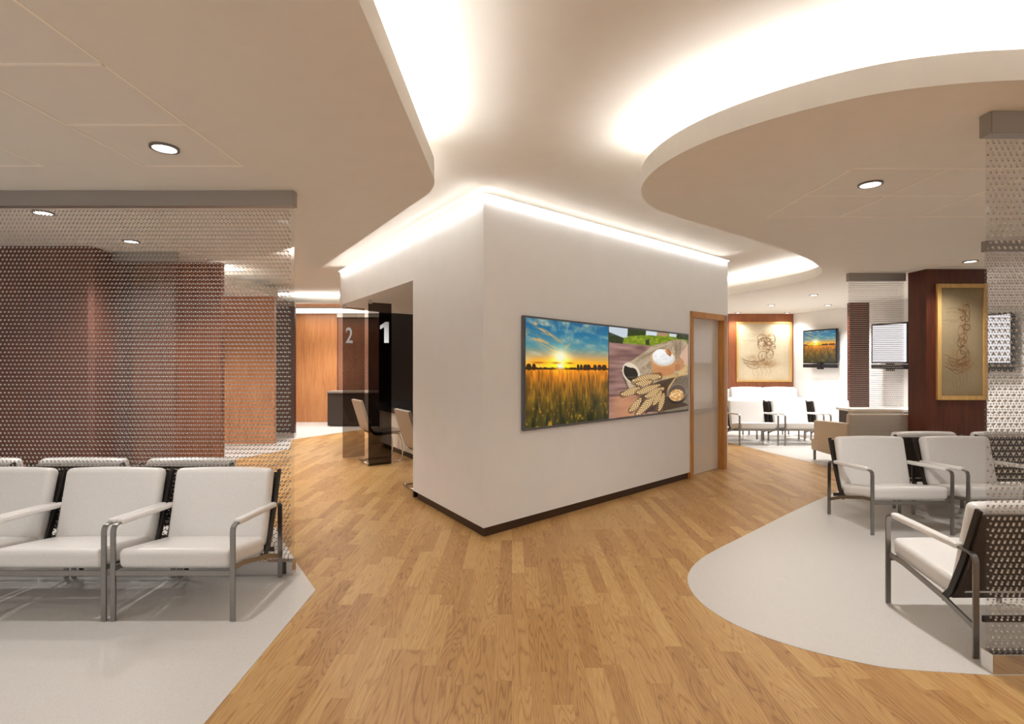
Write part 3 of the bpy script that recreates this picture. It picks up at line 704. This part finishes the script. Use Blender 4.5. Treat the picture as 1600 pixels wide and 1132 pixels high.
def screen(x0, x1, y, lab, layers=((-1, 0.), (1, 0.)), pitch=.028, r=.0060, th=.012):
    t = empty('studded_screen', ((x0+x1)/2, y, 0), label=lab, cat='partition screen')
    h = (x1-x0)/2
    MB().box(-h-.012, h+.012, -.033, .033, 2.545, ZS).build('header', HEADER, t, bevel=.003)
    MB().box(-h-.004, h+.004, -.033, .033, .002, .095).build('plinth', MIRROR, t, bevel=.002)
    MB().box(-h, h, -th, th, .095, 2.545).build('clear_sheet', SHEET, t)
    me = stud_mesh(-h, h, 0, .095, 2.545, pitch, r, layers, th)
    o = bpy.data.objects.new('studs', me); COL.objects.link(o); o.parent = t; o['kind'] = 'stuff'
    return t
screen(-3.95, -1.515, 3.55, 'long clear screen dotted with metal studs right behind the row of white armchairs')
screen(2.262, 3.3, 2.435, 'tall studded screen closest to the viewer, in front of the right-hand armchairs')
screen(-4.26, -3.61, 5.5, 'studded screen standing beside the dark brown wall end, behind the long screen', layers=((-1, 0.),), r=.0042)
screen(-4.9, -4.22, 9.95, 'small distant studded screen right beside the near orange panel', layers=((-1, 0.),), th=.006)
screen(-4.2, -3.05, 12.35, 'farthest studded screen, beyond the glass numbered 2', layers=((-1, 0.),), th=.006)
screen(4.49, 5.22, 6.83, 'studded screen between the far waiting area and the tall dark wood wall')
screen(4.62, 5.9, 5.0, 'studded screen behind the nearest right-hand screen, beside the back-to-back armchairs')

# ------------------------------------------------------------------ timber walls and panels
def panel(name, mb, m, lab, cat='wall panel', **k): return prop(mb.build(name, m, bevel=.003), lab, cat, **k)
struct('wall_brown', MB().prism([(-9, 5.2), (-4.31, 5.2), (-4.27, 5.24), (-4.42, 5.95), (-4.6, 5.95), (-4.6, 5.4), (-9, 5.4)], 0, ZS), REDWALL)
panel('wood_panel', MB().box(-4.55, -3.44, 6.05, 6.13, 0, ZS), RUSSET, 'orange-brown wood panel directly behind the smaller studded screen on the left')
panel('wood_panel', MB().box(-5.26, -4.27, 9.2, 9.28, 0, ZS), CHERRY, 'orange wood panel seen through the right half of the long studded screen')
panel('wood_panel', MB().box(-5.1, -4.30, 10.12, 10.2, 0, ZS), MAHOG, 'dark brown wood panel behind the small distant screen beside the near orange panel')
panel('wood_panel', MB().box(-5.36, -4.27, 12.5, 12.58, 0, ZS), CHERRY, 'far orange wood panel between the long screen and the reception glass')
panel('wood_panel', MB().box(-4.27, -3.0, 12.55, 12.62, 0, ZS), RUSSET, 'dark brown wood panel behind the farthest studded screen')
struct('wall_dark_wood', MB().prism([(5.26, 6.5), (6.03, 6.5), (6.03, 6.8), (5.26, 6.8)], 0, ZS), MAHOG)
panel('wood_panel', MB().box(5.3, 6.88, 12.52, 12.6, .2, ZS), RUSSET, 'red-brown wood panel framing the square drawing on the far wall')
panel('wood_panel', MB().box(6.73, 7.12, 10.2, 10.28, 0, ZS), MAHOG, 'narrow red-brown wood panel glimpsed through the screen beside the small television')

# framed drawings
def framed(x0, x1, y, z0, z1, fw, im, lab):
    t = empty('framed_drawing', ((x0+x1)/2, y, z0), label=lab, cat='picture')
    w_, h = (x1-x0)/2, z1-z0; m = MB()
    m.box(-w_, w_, -.03, 0, 0, fw); m.box(-w_, w_, -.03, 0, h-fw, h); m.box(-w_, -w_+fw, -.03, 0, fw, h-fw); m.box(w_-fw, w_, -.03, 0, fw, h-fw)
    m.build('frame', GOLD, t)
    picture('paper', im, [(-w_+fw, -.012, h-fw), (w_-fw, -.012, h-fw), (w_-fw, -.012, fw), (-w_+fw, -.012, fw)], PICDRAW, t)
    return t
framed(5.48, 6.83, 12.52, .985, 2.45, .04, IM_DRAW, 'square framed brown ink drawing on the red-brown panel of the far wall')
framed(5.38, 6.015, 6.5, .99, 2.46, .05, drawing(150, 300, 11, .72), 'tall framed ink drawing on the dark wood wall above the armchairs')  # paper darkened and browned to stand for dim light on this wall

# televisions
def tv(p0, p1, z0, z1, im, lab):
    """p0 = left end on the wall, p1 = right end (as seen); wall normal points to the room"""
    a, b = Vector(p0), Vector(p1); ln = (b-a).length; ang = math.atan2(b.y-a.y, b.x-a.x)
    t = empty('wall_television', ((a.x+b.x)/2, (a.y+b.y)/2, z0), ang, label=lab, cat='television')
    h = z1-z0; w_ = ln/2
    MB().box(-w_, w_, -.08, -.03, .10, h).build('bezel', BLACK, t, bevel=.006)
    MB().box(-w_, w_, -.085, -.03, .0, .085).build('sound_bar', BLACK, t, bevel=.006)
    MB().box(-.05, .05, -.095, -.0, -.035, .12).build('bracket', BLACK, t)
    MB().box(-.3, .3, -.035, -.0, .2, h-.15).build('wall_mount', BLACK, t)
    c = [(-w_+.03, -.082, h-.03), (w_-.03, -.082, h-.03), (w_-.03, -.082, .13), (-w_+.03, -.082, .13)]
    if im is not None: picture('picture', im, c, PICLIT, t)
    else: mesh_obj('picture', c, [(0, 1, 2, 3)], WSCREEN, t)
    return t
tv((6.93, 12.08), (7.17, 11.2), 1.34, 2.21, IM_SUN[::2, ::2], 'small television showing the sunset field on the far pale wall')
tv((7.04, 9.95), (7.24, 9.28), 1.34, 2.2, None, 'white-screened television seen through the screen left of the dark wood wall')
tv((7.25, 8.3), (7.31, 7.40), 1.33, 2.2, None, 'white-screened television seen through the studded screen closest to the viewer')

# ------------------------------------------------------------------ flat-bar armchairs
def arc(pts, r, n=5):
    out = [pts[0]]
    for i in range(1, len(pts)-1):
        p = Vector(pts[i]); a = (Vector(pts[i-1])-p).normalized(); b = (Vector(pts[i+1])-p).normalized(); p1 = p+a*r; p2 = p+b*r
        for k in range(n+1):
            t = k/n; out.append(tuple(p1*(1-t)**2+p*2*t*(1-t)+p2*t*t))
    out.append(pts[-1]); return out
def make_chair():
    t = empty('flat_bar_armchair', (0, 0, 0))
    for s in (-1, 1):
        xa, xb = (s*.353, s*.323) if s > 0 else (-.353, -.323)
        xa, xb = min(xa, xb), max(xa, xb)
        p = arc([(0, .0), (0, .545), (.59, .515), (.59, 0)], .045)
        MB().bar(p, xa, xb, .010).build('side_frame', STEEL, t, bevel=.0015)
        m = MB().bar([(0, .300), (.12, .287), (.40, .217), (.59, .147)], xa+.008 if s > 0 else xb-.018, xa+.018 if s > 0 else xb-.008, .028)
        m.build('stretcher', STEEL, t)
        a = [(.075, .549), (.20, .543), (.35, .535), (.47, .529)]
        bm = cushion([(.045, .530), (.50, .506), (.50, .540), (.045, .566)], xa-.008, xb+.008, .014, .001, n=2)
        bmobj('armrest', bm, LEATHER, t)
        MB().bar([(.385, .205), (.44, .27), (.51, .45), (.598, .735)], (.322 if s > 0 else -.338), (.338 if s > 0 else -.322), .030).build('back_upright', DKSTEEL, t)
        MB().tube([(s*.30, .40, .225), (s*.335, .40, .225)], .008).build('bolt', DKSTEEL, t)
    MB().box(-.323, .323, -.004, .006, .258, .288).build('front_rail', STEEL, t, bevel=.0015)
    MB().box(-.30, .30, .58, .59, .18, .21).build('back_rail', DKSTEEL, t)
    bmobj('seat_cushion', cushion([(.005, .292), (.43, .222), (.44, .335), (-.005, .408)], -.318, .318, .035, .012), LEATHER, t)
    bmobj('back_cushion', cushion([(.395, .275), (.470, .255), (.585, .745), (.495, .765)], -.318, .318, .035, .010), LEATHER, t)
    m = MB().bar([(.435, .235), (.48, .30), (.54, .46), (.604, .715)], -.325, .325, .012); m.build('back_panel', BLACKPAN, t)
    return t
ch0 = make_chair(); used = [False]
def chair(x, y, rz, lab, grp):
    o = ch0 if not used[0] else dup(ch0); used[0] = True
    o.location = (x, y, .003); o.rotation_euler = (0, 0, rz); prop(o, lab, 'armchair', grp); return o
PI = math.pi
G = 'white leather armchairs in front of the long screen'
chair(-1.917, 2.895, 0, 'white leather armchair at the aisle end of the row before the long screen', G)
chair(-2.645, 2.895, 0, 'white leather armchair second from the aisle end in the row before the long screen', G)
chair(-3.373, 2.895, 0, 'white leather armchair at the picture edge, third from the aisle before the long screen', G)
G = 'armchairs behind the long screen, facing away'
chair(-2.36, 4.30, PI, 'armchair facing away behind the long screen, nearest its open end', G)
chair(-3.15, 4.30, PI, 'armchair facing away behind the long screen, middle one of the three', G)
chair(-3.94, 4.30, PI, 'armchair facing away behind the long screen, nearest the picture edge', G)
G = 'armchairs of the right-hand seating group'
chair(3.39, 4.336, 0, 'white leather armchair on the grey floor facing the viewer, beside the wood floor edge', G)
chair(4.20, 4.336, 0, 'white leather armchair facing the viewer, half hidden by the nearest screen', G)
chair(2.63, 3.12, PI, 'armchair seen from its side in front, facing away, next to the nearest screen', G)
chair(4.17, 5.72, PI, 'armchair facing away, back to back with the half hidden one', G)
chair(4.98, 5.72, PI, 'armchair facing away under the tall drawing, mostly behind the nearest screen', G)
chair(4.50, 3.56, PI/2, 'armchair turned sideways at the right picture edge behind the nearest screen', G)
G = 'armchairs in the far waiting area'
for i, n in enumerate(('left', 'middle', 'right')):
    chair(4.33+.80*i, 8.98, 0, {'left': 'brightly lit white armchair beside the door end of the block', 'middle': 'brightly lit white armchair in the middle of the far row', 'right': 'brightly lit white armchair partly behind the beige lounge chair'}[n], G)
    chair(4.33+.80*i, 10.35, PI, {'left': 'far armchair facing the sofa, behind the one nearest the door', 'middle': 'far armchair facing the sofa, behind the middle of the row', 'right': 'far armchair facing the sofa, behind the one by the beige lounge chair'}[n], G)

# ------------------------------------------------------------------ beige lounge chair and far sofa
def lounge(x, y, rz, wdt, nb, lab, cat, name, mcol, legz=.15, h=.81, dep=.78):
    t = empty(name, (x, y, 0), rz, label=lab, cat=cat); w_ = wdt/2
    bmobj('base', cushion([(-.06, legz), (dep, legz), (dep, .32), (-.06, .32)], -w_, w_, .015, .0, n=2), mcol, t)
    for s in (-1, 1):
        a, b = (s*w_, s*(w_-.10)); a, b = min(a, b), max(a, b)
        bmobj('arm', cushion([(.0, .30), (dep, .30), (dep, .64), (.0, .60)], a, b, .02, .002, n=2), mcol, t)
        for yy in (-.02, dep-.04): MB().box(s*(w_-.03)-.014, s*(w_-.03)+.014, yy-.014, yy+.014, 0, legz).build('leg', STEEL, t)
    n = nb; cw = (wdt-.2)/n
    for i in range(n):
        a = -w_+.10+cw*i; 
        bmobj('seat_cushion', cushion([(-.04, .30), (dep-.2, .30), (dep-.2, .44), (-.04, .45)], a+.004, a+cw-.004, .035, .012, n=3), mcol, t)
        bmobj('back_cushion', cushion([(dep-.26, .42), (dep-.12, .42), (dep-.04, h), (dep-.16, h+.01)], a+.004, a+cw-.004, .045, .015, n=3), mcol, t)
    bmobj('backrest', cushion([(dep-.1, .28), (dep, .28), (dep+.03, h-.04), (dep-.06, h-.04)], -w_+.02, w_-.02, .02, .002, n=2), mcol, t)
    return t
lounge(4.98, 7.68, PI, .92, 1, 'beige lounge chair with block arms on the grey floor beside the studded screen', 'lounge chair', 'lounge_chair', BEIGEF)
lounge(5.98, 11.55, 0, 1.75, 2, 'pale two-seat sofa against the far wall under the square drawing', 'sofa', 'sofa', LEATHER, h=.86)
# low counter behind the screen
t = empty('low_counter', (6.0, 7.95, 0), label='white-topped low counter seen through the screen beside the dark wood wall', cat='counter')
MB().box(-.75, .60, -.15, .35, .70, .74).build('counter_top', WHITEL, t, bevel=.004)
MB().box(-.72, .57, -.12, .32, .48, .70).build('drawer_front', BLACKPAN, t)
MB().box(-.72, .57, -.10, .32, .0, .48).build('counter_base', BEIGEF, t)

# ------------------------------------------------------------------ reception
def glass(o, l, m, lab, num, zc, hh, tpos, ztop=2.31):
    a = math.atan2(U[1], U[0]); t = empty('glass_divider', (o[0], o[1], 0), a, label=lab, cat='glass screen')
    MB().box(0, l, -.006, .006, .004, ztop).build('glass_sheet', m, t)
    MB().box(0, .05, -.012, .012, ztop-.02, 2.350).build('top_clamp', CHROME, t)
    cu = bpy.data.curves.new('n', 'FONT'); cu.body = num; cu.size = hh/.70; cu.extrude = .002; cu.align_x = 'CENTER'; cu.offset = .004
    tmp = bpy.data.objects.new('n', cu); COL.objects.link(tmp)
    bpy.context.view_layer.update()
    me = bpy.data.meshes.new_from_object(tmp.evaluated_get(bpy.context.evaluated_depsgraph_get())); bpy.data.objects.remove(tmp)
    me.materials.clear(); me.materials.append(NUM)
    if num == '1':
        g = hh/.30; P1 = [(.005, 0), (.085, 0), (.085, .30), (.03, .30), (-.065, .245), (-.065, .19), (.005, .225)]
        P1 = [(x*g, z*g) for x, z in P1]; q = MB(); n1 = len(P1)
        q.add([(x, z, 0) for x, z in P1]+[(x, z, .004) for x, z in P1], [tuple(range(n1-1, -1, -1)), tuple(range(n1, 2*n1))]+[(i, (i+1) % n1, (i+1) % n1+n1, i+n1) for i in range(n1)])
        me = bpy.data.meshes.new('number'); me.from_pydata(q.v, [], q.f); me.materials.append(NUM)
    n = bpy.data.objects.new('number', me); COL.objects.link(n); n.parent = t
    n.rotation_euler = (PI/2, 0, 0); n.location = (tpos, -.012, zc-hh/2); n.scale = ((.85 if num == '1' else .68), 1, 1)
    return t
glass((-2.02, 7.20), .335, TINTD, 'dark smoked glass divider carrying the number 1', '1', 1.47+46.5/800*7.3, .30, .22)
glass((-2.585, 7.82), .335, TINT, 'smoked glass divider carrying the number 2, behind the first', '2', 1.47+42/800*7.87, .235, .095)
# desk along the block
ang = math.atan2(D[1], D[0])
t = empty('reception_desk', (*Lp(2.2, .82), 0), ang, label='long white reception desk with a rounded black top inside the block niche', cat='desk')
# local x along D (away), local -y = inward
MB().box(-.2, 2.78, -.55, 0, .09, .66).build('front_panel', WHITEL, t, bevel=.004)
MB().box(-.2, 2.76, -.5, -.04, .0, .09).build('plinth', BLACK, t)
top = [(-.3, -.8), (-.3, .10)]+chaikin([(1.9, .10), (3.02, .08), (3.08, -.2), (3.0, -.75), (2.2, -.8)], 3)
MB().prism(top, .66, .755).build('desk_top', BLACK, t, bevel=.01)
# cantilever chairs
def make_cant():
    t = empty('cantilever_chair', (0, 0, 0))
    prof = arc([(-.24, .455), (.17, .435), (.23, .50), (.36, .92)], .05, 5)
    MB().bar(prof, -.22, .22, .035).build('seat_shell', TAUPE, t, smooth=False, bevel=.012)
    for s in (-1, 1):
        p = [(s*.21, .26, .018), (s*.21, .22, .014)]+[(s*.21, y, .014) for y in (.0, -.18)]+[(s*.21, -.235, .035), (s*.21, -.25, .09), (s*.21, -.24, .30), (s*.205, -.20, .415), (s*.20, -.12, .43), (s*.20, .15, .42), (s*.20, .21, .46), (s*.20, .25, .58)]
        MB().tube(p, .011).build('frame_tube', CHROME, t, smooth=True)
    MB().tube([(-.21, .26, .018), (.21, .26, .018)], .011).build('rear_bar', CHROME, t, smooth=True)
    return t
c0 = make_cant(); ha = math.atan2(U[1], U[0])+PI/2
c0.location = (-1.93, 7.56, .003); c0.rotation_euler = (0, 0, ha); prop(c0, 'taupe cantilever chair on chrome tube between the two smoked glass dividers', 'chair', 'visitor chairs at the reception desk')
c1 = dup(c0, (-.95, 6.02, .003), ha, label='taupe cantilever chair half hidden by the corner of the white block')
# dark counter under the farthest screen
t = empty('dark_counter', (-3.7, 11.9, 0), label='dark counter with pale top edge in front of the farthest studded screen', cat='counter')
MB().box(-.5, .75, -.25, .25, 0.02, .76).build('counter_body', BLACKPAN, t, bevel=.004)
MB().box(-.52, .77, -.27, .27, .76, .80).build('counter_top', HEADER, t, bevel=.004)
